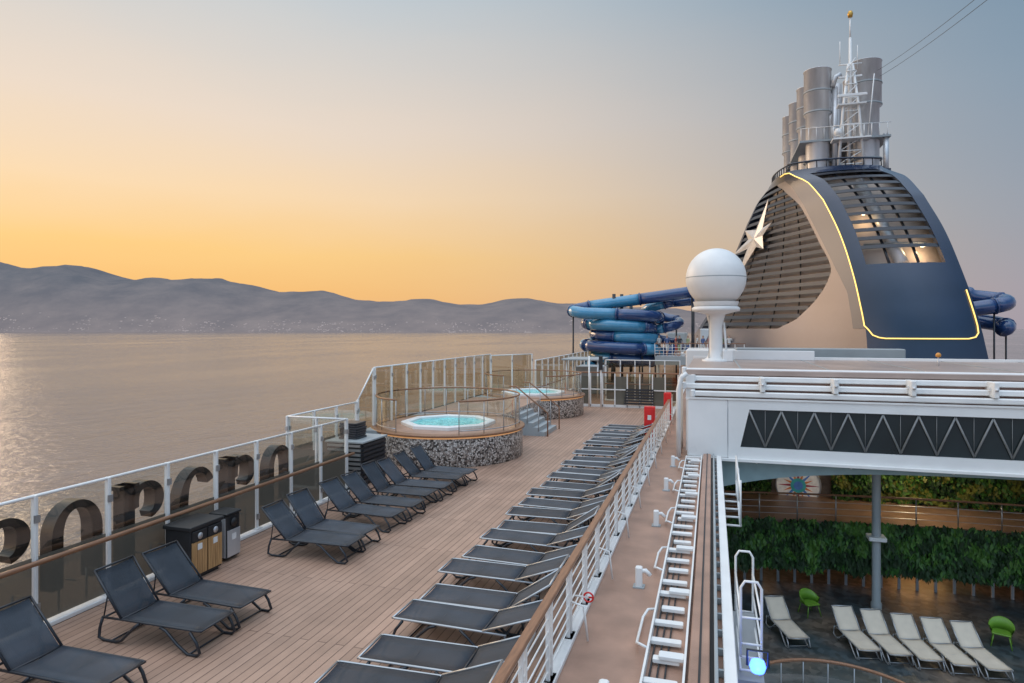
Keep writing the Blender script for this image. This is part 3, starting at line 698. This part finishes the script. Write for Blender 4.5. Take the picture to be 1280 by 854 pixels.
for e in (fl,fr):
    vs=[];fs=[]
    for z in zgrid(8.75,16.1,30): vs+=[PF(e(z),z,0),PF(e(z),z,-.6)]
    for k in range(30): fs.append((2*k,2*k+1,2*k+3,2*k+2))
    fu.add(vs,fs,navy)
fu.add([PF(.13,8.75),PF(.5,8.75),PF(.86,8.75),PF(.86,8.75,-1.6),PF(.5,8.75,-1.6),PF(.13,8.75,-1.6)],[(0,1,2,3,4,5)],inner)
z=9.8
while z<16.1:
    a=fl(z);b=fr(z);n=10;vs=[];fs=[]
    for j in range(n+1):
        s=a+(b-a)*j/n; vs+=[PF(s,z,-.02),PF(s,z+.24,-.08),PF(s,z+.24,-.28),PF(s,z,-.24)]
    for j in range(n):
        for q in range(4): fs.append((4*j+q,4*j+(q+1)%4,4*j+4+(q+1)%4,4*j+4+q))
    fu.add(vs,fs,slat); z+=.60
for s in (.35,.62): fu.sweep([PF(s,z,-.45) for z in zgrid(8.8,16,10)],.09,slat,6)
fu.cyl(PF(.5,8.8,-1.2),PF(.5,15,-1.1),.4,steel,14)
for zz in (10.2,12.4): fu.sweep([PF(s/10,zz,-1.0) for s in range(2,9)],.07,greyp,6)
def PRs(s,z,off=0):
    a=Vector((interp(XRt,z),interp(Yf,z),z)); b=Vector((interp(XC,z),interp(Yb,z),z)); return a+(b-a)*s
def PBk(s,z,off=0):
    a=Vector((interp(XB,z),interp(Yb,z),z)); b=Vector((interp(XC,z),interp(Yb,z),z)); return a+(b-a)*s
patch(PRs,c0,c1,1.5,16.6,40,8,navy); patch(PBk,c0,c1,1.5,16.6,40,4,navy)
z=16.6
fu.add([PF(0,z),PF(.25,z),PF(.5,z),PF(.75,z),PF(1,z),PRs(1,z),PBk(0,z),PL(.75,z),PL(.5,z),PL(.25,z)],[tuple(range(10))],navyb)
fu.sweep([PF(s/10,16.6,-.1)+Vector((0,0,.55)) for s in range(11)],.07,navyb,6)
for s in range(0,11): fu.cyl(PF(s/10,16.55,-.1),PF(s/10,16.6,-.1)+Vector((0,0,.55)),.04,slat,6)
for s in range(0,11): fu.cyl(PL(s/10,16.55,-.1),PL(s/10,16.6,-.1)+Vector((0,0,.5)),.04,slat,6)
fu.sweep([PL(s/10,16.6,-.1)+Vector((0,0,.5)) for s in range(11)],.06,navyb,6)
led=[PL(.28,16.45,.06),PL(.12,16.5,.06)]+[PF(0.0,z,.05)+Vector((-.05,0,0)) for z in [16.4-.4*i for i in range(30)]]+[PF(.02,4.55,.06),PF(.05,4.2,.06),PF(.1,4.05,.06)]
led+=[PF(s/20,4.0,.06) for s in range(3,18)]+[PF(.92,4.1,.06),PF(.955,4.35,.06),PF(.965,4.8,.06)]+[PF(.965,z,.06) for z in (5.4,6,6.6,7.0)]
fu.sweep(led,.04,fled,6)
def EP(ds,dz): return PL(.74+ds*1.5-.03*dz,12.0+dz,.2)
emb=[(0,3.1),(.03,.75),(.16,1.0),(.07,.1),(.15,-1.0),(.035,-.7),(0,-3.2),(-.035,-.7),(-.10,-1.0),(-.055,.1),(-.10,1.0),(-.03,.75)]
em=[EP(0,0)+Vector((-.15,-.15,0))]+[EP(a,b) for a,b in emb]
silver=mat('silver_emblem',(.6,.58,.56),.35,.4)
fu.add(em,[(0,i+1,(i+1)%12+1) for i in range(12)],silver)
fu.box(8.0,17,46.3,64,.5,2.0,white2)
fu.obj()
for s_,z_,e_ in ((.30,12.1,28),(.72,9.6,40)):
    l=bpy.data.lights.new('funnel_service_lamp','POINT'); l.energy=e_; l.color=(1,.70,.38); l.shadow_soft_size=.1; o=bpy.data.objects.new('funnel_service_lamp',l); scene.collection.objects.link(o); o.location=PF(s_,z_,-.85)

# exhaust pipes
pl=B('exhaust_stack')
def pipe(x,y,r,top,z0=16.2):
    pl.lathe((x,y,0),[(r*.86,z0),(r*.86,top-3.6),(r,top-3.5),(r,top-.06),(r+.04,top-.04),(r+.04,top),(r-.08,top),(r-.08,top-1.2)],steel,28)
    for zz in (z0+1.5,top-3.45,top-1.8): pl.lathe((x,y,zz),[(r,0),(r+.05,.02),(r+.05,.12),(r,.14)],greyp,28)
for i,(x,y) in enumerate(((8.0,56.8),(7.75,60.5),(7.5,64),(7.3,67.5))): pipe(x,y,1.0 if i==0 else .85,25-.1*i)
for (x,y) in ((11.5,57.2),(11.7,61),(11.7,65)): pipe(x,y,1.12,25.4)
for (x,y,r,t) in ((9.2,56.5,.22,23.5),(9.6,58,.35,24.2),(10.5,57.6,.3,23.8),(9.3,59.5,.4,24),(12.7,56.2,.2,19.5)): pl.cyl((x,y,16),(x,y,t),r,steel,14)
pl.sweep([(9.0,56.3,23.5),(9.2,56.3,24.2),(9.6,56.3,24.4)],.2,steel,12)
pl.box(6.6,13,55.9,68,19.2,19.35,greyp); 
for i in range(12): pl.cyl((6.7+i*.55,55.95,19.3),(6.7+i*.55,55.95,20.3),.025,white,6)
pl.sweep([(6.6,55.95,20.3),(13,55.95,20.3)],.03,white,6)
pl.box(6.5,13,56,68,16.2,16.8,navyb)
pl.obj()
ms=B('radar_mast'); mx_,my_=10.0,54.9
for dx,dy in ((-.55,-.3),(.55,-.3),(0,.5)):
    ms.sweep([(mx_+dx*1.6,my_+dy,16.5),(mx_+dx,my_+dy,21),(mx_+dx*.25,my_+dy*.3,24.6)],.10,white,8)
ms.cyl((mx_,my_,20.5),(mx_,my_,26.6),.16,white,10,r2=.09); ms.cyl((mx_,my_,26.5),(mx_,my_,28.3),.06,white,8)
ms.lathe((mx_,my_,28.1),[(0,0),(.16,.05),(.2,.3),(.14,.5),(0,.55)],mat('brass_lamp',(.6,.35,.08),.3,.7),14)
for z in range(17,25):
    q=.9-(z-16.5)*.075
    ms.sweep([(mx_-q,my_-.3,z),(mx_+q,my_-.3,z+.0)],.045,white,6); ms.sweep([(mx_-q,my_-.3,z),(mx_+q*.9,my_-.3,z+.95)],.035,white,6); ms.sweep([(mx_+q,my_-.3,z),(mx_,my_+.5,z)],.035,white,6)
ms.box(mx_-1.3,mx_+1.3,my_-.8,my_+.4,18.8,18.92,white); ms.box(mx_-.9,mx_+1.0,my_-.6,my_+.4,21.4,21.5,white); ms.box(mx_-.8,mx_+.8,my_-.1,my_+.1,23.6,23.72,white)
for x in (-1.3,-.6,.1,.8,1.3): ms.cyl((mx_+x,my_-.8,18.9),(mx_+x,my_-.8,19.8),.03,white,6)
ms.sweep([(mx_-1.3,my_-.8,19.8),(mx_+1.3,my_-.8,19.8)],.035,white,6)
ms.sweep([(mx_+1.1,my_-.6,19.0),(mx_+1.5,my_-.6,23.5)],.04,white,6); ms.lathe((mx_-.9,my_-.5,19.4),[(0,-.3),(.25,-.25),(.3,0),(.2,.25),(0,.3)],white,16)
ms.box(mx_-1.0,mx_+1.0,my_-.9,my_-.75,21.9,22.1,white,bev=.04); ms.cyl((mx_-.7,my_,24.6),(mx_-.7,my_,26.4),.03,white,6); ms.cyl((mx_+.5,my_,24.2),(mx_+.5,my_,26),.025,white,6); ms.sweep([(mx_-.8,my_,24.6),(mx_+.8,my_,24.6)],.05,white,6)
ms.obj()
cb=B('rigging_cable')
def cable(a,b,sagz): cb.sweep([Vector(a).lerp(Vector(b),t/20)-Vector((0,0,sagz*4*(t/20)*(1-t/20))) for t in range(21)],.014,darkf,5)
cable((12.2,57,24.6),(10.7,23.6,17.2),.3); cable((12.4,57.2,24.2),(11.2,23.6,17.2),.3)
cb.obj()

# ------------------------------------------------------------------ pool area
def mosaicfloor():
    m,nt,b=newmat('pool_deck_floor'); N=nt.nodes;L=nt.links
    tc=N.new('ShaderNodeTexCoord'); v=N.new('ShaderNodeTexVoronoi'); v.inputs['Scale'].default_value=5; L.new(tc.outputs['Object'],v.inputs[0])
    n=N.new('ShaderNodeTexNoise'); n.inputs['Scale'].default_value=.35; n.inputs['Detail'].default_value=4; L.new(tc.outputs['Object'],n.inputs[0])
    cr=N.new('ShaderNodeValToRGB'); cr.color_ramp.elements[0].position=.42; cr.color_ramp.elements[0].color=(.04,.055,.062,1); cr.color_ramp.elements[1].position=.6; cr.color_ramp.elements[1].color=(.12,.095,.075,1)
    L.new(n.outputs[0],cr.inputs[0])
    s=N.new('ShaderNodeSeparateColor'); L.new(v.outputs['Color'],s.inputs[0]); mr=N.new('ShaderNodeMapRange'); mr.inputs['To Min'].default_value=.6; mr.inputs['To Max'].default_value=1.5; L.new(s.outputs[0],mr.inputs[0])
    hs=N.new('ShaderNodeHueSaturation'); L.new(cr.outputs[0],hs.inputs['Color']); L.new(mr.outputs[0],hs.inputs['Value']); L.new(hs.outputs[0],b.inputs['Base Color']); b.inputs['Roughness'].default_value=.45
    return m
pfm=mosaicfloor()
pd=B('pool_deck_floor'); pd.box(.32,26.5,-8,40,-6,-5.8,pfm); pd.obj()
pw_=B('atrium_side_wall'); pw_.box(26.5,26.8,-8,34,-5.8,3,white2); pw_.box(.33,26.5,33.0,33.2,-5.8,2.9,mat('stone_wall',(.30,.23,.17),.8,var=.35,scale=3,bump=.5,bscale=8)); pw_.obj()
cl=B('atrium_ceiling'); cl.box(.33,26.5,26.85,33,-.14,.0,greyp)
cl.obj()
bal=B('atrium_balcony'); 
def bx(x): return 29.2-((x-11)/16.0)**2*2.4
n=36; xs=[.4+26*i/n for i in range(n+1)]
vs=[];fs=[]
for x in xs: vs+=[(x,bx(x),-3.1),(x,33,-3.1),(x,33,-3.3),(x,bx(x),-3.3)]
for i in range(n):
    for q in range(4): fs.append((4*i+q,4*i+(q+1)%4,4*i+4+(q+1)%4,4*i+4+q))
bal.add(vs,fs,brownp)
bal.sweep([(x,bx(x),-2.05) for x in xs],.04,wood,8)
for z in (-2.85,-2.6,-2.35): bal.sweep([(x,bx(x),z) for x in xs],.012,alu,5)
for x in xs[::2]: bal.cyl((x,bx(x),-3.1),(x,bx(x),-2.05),.025,alu,6)
gm=mat('planter_trough',(.05,.07,.03),.8)
vs=[];fs=[]
for x in xs: vs+=[(x,bx(x)-.1,-3.2),(x,bx(x)-.1,-5.0),(x,bx(x)+.3,-5.05),(x,bx(x)+.3,-3.2)]
for i in range(n):
    for q in range(3): fs.append((4*i+q,4*i+q+1,4*i+5+q,4*i+4+q))
bal.add(vs,fs,gm)
bal.box(.4,26.4,31.8,32,-5.8,-3.3,mat('bar_backwall',(.12,.09,.07),.5,var=.3))
for i in range(40): bal.box(.6+i*.65,.7+i*.65,bx(.6+i*.65)+.5,bx(.6+i*.65)+.56,-5.8,-5.0,alu)
bal.box(7.5,9.4,31.7,31.75,-5.3,-4.2,mat('bar_light_panel',(.8,.5,.2),.5,emit=(1,.55,.2),estr=2.0))
bal.obj()
lf1=mat('ivy_leaf',(.036,.12,.018),.5,var=.5,scale=6); lf2=mat('ivy_leaf_light',(.08,.20,.028),.5,var=.4,scale=6); lf3=mat('ivy_leaf_dark',(.015,.048,.010),.6,var=.4,scale=6); lf4=mat('leaf_yellow_green',(.18,.19,.03),.5,var=.4)
def leaves(name,cnt,fpos,mats,size=.11,hang=0.0):
    b=B(name)
    for i in range(cnt):
        p,mi=fpos(); p=Vector(p); s=size*random.uniform(.6,1.5)
        n=Vector((ju(.8),-1+ju(.6),ju(.7)+.3)).normalized(); t=n.cross(Vector((ju(1),ju(.3),1))).normalized(); u=n.cross(t)
        if hang: u=(u+Vector((0,0,-hang))).normalized()
        b.add([p-t*s*.45,p+u*s*.9*(1+hang)+n*s*.1,p+t*s*.45,p-u*s*.7],[(0,1,2,3)],mats[mi])
    return b.obj()
def fband():
    x=random.uniform(.4,16); cl_=noise.noise(Vector((x*1.2,0,5)))
    z=random.uniform(-4.95-cl_*.25,-3.05+.15*noise.noise(Vector((x*2.5,7,1))))
    y=bx(x)-.12-random.random()*.32*(1.2+noise.noise(Vector((x*2,z*2,2))))
    q=noise.noise(Vector((x*1.7,z*1.7,4)))+ju(.35)
    if z<-4.3: q-=.3
    return (x,y,z),(1 if q>.2 else (0 if q>-.12 else 2))
leaves('hanging_ivy_planter',16000,fband,(lf1,lf2,lf3),.11,.5)
def fwall():
    x=random.uniform(5.2,17); z=random.uniform(-3.1,-.3); y=32.9-random.random()*.45*(1+noise.noise(Vector((x*1.5,z*2,0))))
    q=noise.noise(Vector((x*1.1,z*1.6,8)))+ju(.4)
    return (x,y,z),(3 if q>.25 else (1 if q>.05 else (0 if q>-.2 else 2)))
leaves('green_plant_wall',11000,fwall,(lf1,lf2,lf3,lf4),.13)
def fwall2():
    x=random.uniform(.5,2.6); z=random.uniform(-3.1,-.5); y=32.9-random.random()*.4
    return (x,y,z),random.choice((0,1,2))
leaves('green_plant_wall',1800,fwall2,(lf1,lf2,lf3,lf4),.13)
art=B('round_compass_artwork'); c=Vector((3.8,32.8,-2.62))
cols=[mat('art_'+n_,c_,.5,var=.25,scale=4,emit=c_,estr=.15) for n_,c_ in (('blue',(.08,.2,.5)),('orange',(.6,.2,.06)),('white',(.75,.72,.68)),('teal',(.05,.35,.35)),('maroon',(.3,.04,.06)))]  # artwork colours each given a faint glow in the material
def disc(r,y,mt,n=40): art.add([(c.x,c.y-y,c.z)]+[(c.x+r*math.cos(2*math.pi*i/n),c.y-y,c.z+r*math.sin(2*math.pi*i/n)) for i in range(n)],[(0,i+1,(i+1)%n+1) for i in range(n)],mt)
disc(.95,.02,cols[2])
for i in range(16):
    a=2*math.pi*i/16; a2=a+.2; a3=a-.2; rr=.9 if i%2==0 else .68
    art.add([(c.x+.3*math.cos(a3),c.y-.04,c.z+.3*math.sin(a3)),(c.x+.3*math.cos(a2),c.y-.04,c.z+.3*math.sin(a2)),(c.x+rr*math.cos(a),c.y-.06,c.z+rr*math.sin(a))],[(0,1,2)],cols[i%2 if i%4 else 4])
disc(.33,.08,cols[3]); disc(.2,.1,cols[0])
art.sweep([(c.x+.95*math.cos(t*math.pi/20),c.y-.03,c.z+.95*math.sin(t*math.pi/20)) for t in range(40)],.04,steel,6,closed=True)
art.obj()
for (x,y) in ((5.85,27.3),(15.5,27.3)):
    col=B('support_column'); col.lathe((x,y,0),[(.19,-5.8),(.19,-5.6),(.15,-5.55),(.15,-.15)],greyp,20); col.box(x-.3,x+.3,y-.3,y+.3,-3.25,-3.1,white2,bev=.03); col.box(x-.22,x+.22,y-.22,y+.22,-.4,-.25,greyp); col.obj()
for (x,y,e) in ((8.3,30.6,60),(2.2,31,25)):
    l=bpy.data.lights.new('bar_lamp','POINT'); l.energy=e; l.color=(1,.6,.3); l.shadow_soft_size=.2; o=bpy.data.objects.new('bar_lamp',l); scene.collection.objects.link(o); o.location=(x,y,-3.7)
l=bpy.data.lights.new('plant_wall_lamp','POINT'); l.energy=110; l.color=(1,.78,.45); l.shadow_soft_size=.3; o=bpy.data.objects.new('plant_wall_lamp',l); scene.collection.objects.link(o); o.location=(8,30.6,-.6)
pl1=lounger('pool_lounger',cream,alu,alu,42,thick=.04).obj(); pl1.location=(4.45,24.0,-5.8); pl1.rotation_euler[2]=R(-76)
for i in range(1,5): inst(pl1,(4.45+i*.86,24.0-.04*i+ju(.06),-5.8),R(-76+ju(4)))
inst(pl1,(2.35,24.2,-5.8),R(-72))
def chair(x,y,rz):
    b=B('green_tub_chair'); 
    b.box(-.26,.26,-.25,.25,.40,.45,lime,bev=.03)
    vs=[];fs=[];n=14
    for i in range(n+1):
        a=R(-20+220*i/n); hgt=.62+.22*max(0,math.sin(a)); vs+=[(.29*math.cos(a),.28*math.sin(a),.42),(.36*math.cos(a),.34*math.sin(a),hgt),(.33*math.cos(a),.31*math.sin(a),hgt),(.26*math.cos(a),.25*math.sin(a),.42)]
    for i in range(n):
        for q in range(4): fs.append((4*i+q,4*i+(q+1)%4,4*i+4+(q+1)%4,4*i+4+q))
    b.add(vs,fs,lime,True)
    for sx in (-1,1):
        for sy in (-1,1): b.cyl((sx*.2,sy*.2,.4),(sx*.28,sy*.27,0),.018,lime,6)
    return b.obj((x,y,-5.8),rz)
chair(3.4,26.0,R(30)); chair(9.1,25.3,R(-20)); chair(10.3,25.0,R(10)); chair(11.6,24.9,0)
rp=B('round_pool_railing'); rx,ry=3.1,17.6
rp.sweep(arc(rx,ry,2.5,0,354,60,-4.7),.045,wood,8,closed=True)
for i in range(24):
    a=2*math.pi*i/24; rp.cyl((rx+2.5*math.cos(a),ry+2.5*math.sin(a),-5.8),(rx+2.5*math.cos(a),ry+2.5*math.sin(a),-4.7),.02,alu,6)
rp.lathe((rx,ry,0),[(2.5,-5.7),(2.5,-4.8)],glass,60)
rp.lathe((rx,ry,0),[(2.4,-5.8),(2.4,-5.4),(2.0,-5.38),(1.98,-5.6)],white,48)
rp.obj()
pwm=mat('whirlpool_water',(.03,.10,.13),.08)
pw2=B('whirlpool_water'); pw2.lathe((rx,ry,0),[(1.99,-5.55),(0.01,-5.55)],pwm,48); pw2.obj()
lad=B('access_ladder')
for X0,X1,Y0,Y1,z0,z1 in ((.42,.72,10.6,10.6,-.4,.75),(.42,.72,12.8,12.8,-.6,.5)):
    lad.sweep([(X0,Y0,z0),(X0,Y0,z1-.1),(X0+.06,Y0,z1),(X1-.06,Y1,z1),(X1,Y1,z1-.1),(X1,Y1,z0),(X0,Y0,z0)],.022,white,6)
for z in (-.6,-.2,.2): lad.sweep([(.42,10.6,z),(.42,12.8,z-.1)],.018,white,6); lad.sweep([(.72,10.6,z),(.72,12.8,z-.1)],.018,white,6); lad.sweep([(.42,10.6,z),(.72,10.6,z)],.018,white,6)
lad.box(.32,.75,10.4,12.9,-.72,-.66,alu); lad.obj()
lad2=B('access_ladder')
for i in range(5): lad2.sweep([(.33,19+i*.55,-.8+i*.08),(.75,19+i*.55,-.8+i*.08)],.03,white,6)
lad2.sweep([(.75,19,-.8),(.75,21.6,-.4),(.75,22.3,-.3)],.035,white,6); lad2.sweep([(.75,19,.1),(.75,22.3,.5)],.03,white,6)
for yy in (19,20.6,22.3): lad2.cyl((.75,yy,-.8),(.75,yy,.45),.025,white,6)
lad2.obj()
bl_=B('blue_stage_light'); bl_.lathe((.62,9.9,-.18),[(0,-.10),(.09,-.075),(.115,0),(.09,.075),(0,.10)],mat('blue_lamp_lens',(.1,.2,1),.3,emit=(.05,.14,1),estr=6),20)
bl_.sweep([(.48,9.9,-.18),(.48,9.9,.04),(.76,9.9,.04),(.76,9.9,-.18)],.02,black,6); bl_.obj()
l=bpy.data.lights.new('blue_stage_glow','POINT'); l.energy=10; l.color=(.08,.2,1); l.shadow_soft_size=.1; o=bpy.data.objects.new('blue_stage_glow',l); scene.collection.objects.link(o); o.location=(.62,9.65,-.2)

# ------------------------------------------------------------------ distant people
skin=mat('skin',(.45,.27,.19),.5); 
def person(x,y,z,rz,ctop,cbot,walk=.12):
    verts=[(0,0,.95),(0,0,1.15),(0,0,1.4),(0,0,1.5),(0,0,1.6),(0,.01,1.7),
           (.10,0,.92),(.11,walk,.5),(.11,walk*.8,.07),(.11,walk*.8+.15,.03),
           (-.10,0,.92),(-.11,-walk*.3,.5),(-.11,-walk*1.6,.08),(-.11,-walk*1.6+.15,.03),
           (.19,0,1.40),(.24,-.03,1.12),(.22,.1,.88),(-.19,0,1.40),(-.24,.02,1.12),(-.22,.16,.90)]
    ed=[(0,1),(1,2),(2,3),(3,4),(4,5),(0,6),(6,7),(7,8),(8,9),(0,10),(10,11),(11,12),(12,13),(2,14),(14,15),(15,16),(2,17),(17,18),(18,19)]
    rad=[.14,.13,.14,.06,.095,.085,.095,.07,.045,.04,.095,.07,.045,.04,.065,.045,.035,.065,.045,.035]
    me=bpy.data.meshes.new('person'); me.from_pydata(verts,ed,[]); o=bpy.data.objects.new('person',me); scene.collection.objects.link(o)
    me.materials.append(ctop); md=o.modifiers.new('Skin','SKIN')
    for i,r in enumerate(rad): me.skin_vertices[0].data[i].radius=(r,r*.8)
    me.skin_vertices[0].data[0].use_root=True
    sb=o.modifiers.new('Sub','SUBSURF'); sb.levels=1; sb.render_levels=1
    o.location=(x,y,z); o.rotation_euler[2]=rz
    dg=bpy.context.evaluated_depsgraph_get(); me2=bpy.data.meshes.new_from_object(o.evaluated_get(dg)); o.modifiers.clear(); o.data=me2
    me2.materials.clear()
    for mm in (ctop,cbot,skin,darkf): me2.materials.append(mm)
    for p in me2.polygons:
        zc=p.center.z; xc=abs(p.center.x); 
        p.material_index=3 if zc>1.66 and p.center.y<.04 else (2 if zc>1.47 or (xc>.2 and zc<1.2) or zc<.45 else (1 if zc<.97 else 0)); p.use_smooth=True
tops=[mat('shirt_'+str(i),c_,.8) for i,c_ in enumerate(((.6,.58,.55),(.1,.15,.3),(.45,.1,.08),(.05,.05,.06),(.3,.35,.2)))]
for i in range(11):
    person(-4.1+i*.55+ju(.2),54.5+random.random()*3,2.35,random.random()*6,tops[i%5],tops[(i*2+3)%5])
for (x,y) in ((-5.2,45.5),(-4.1,46.5),(-3.3,48)): person(x,y,0,ju(3),tops[int(abs(x))%5],tops[3])

scene.view_settings.view_transform='Standard'; scene.view_settings.look='None'; scene.view_settings.exposure=0
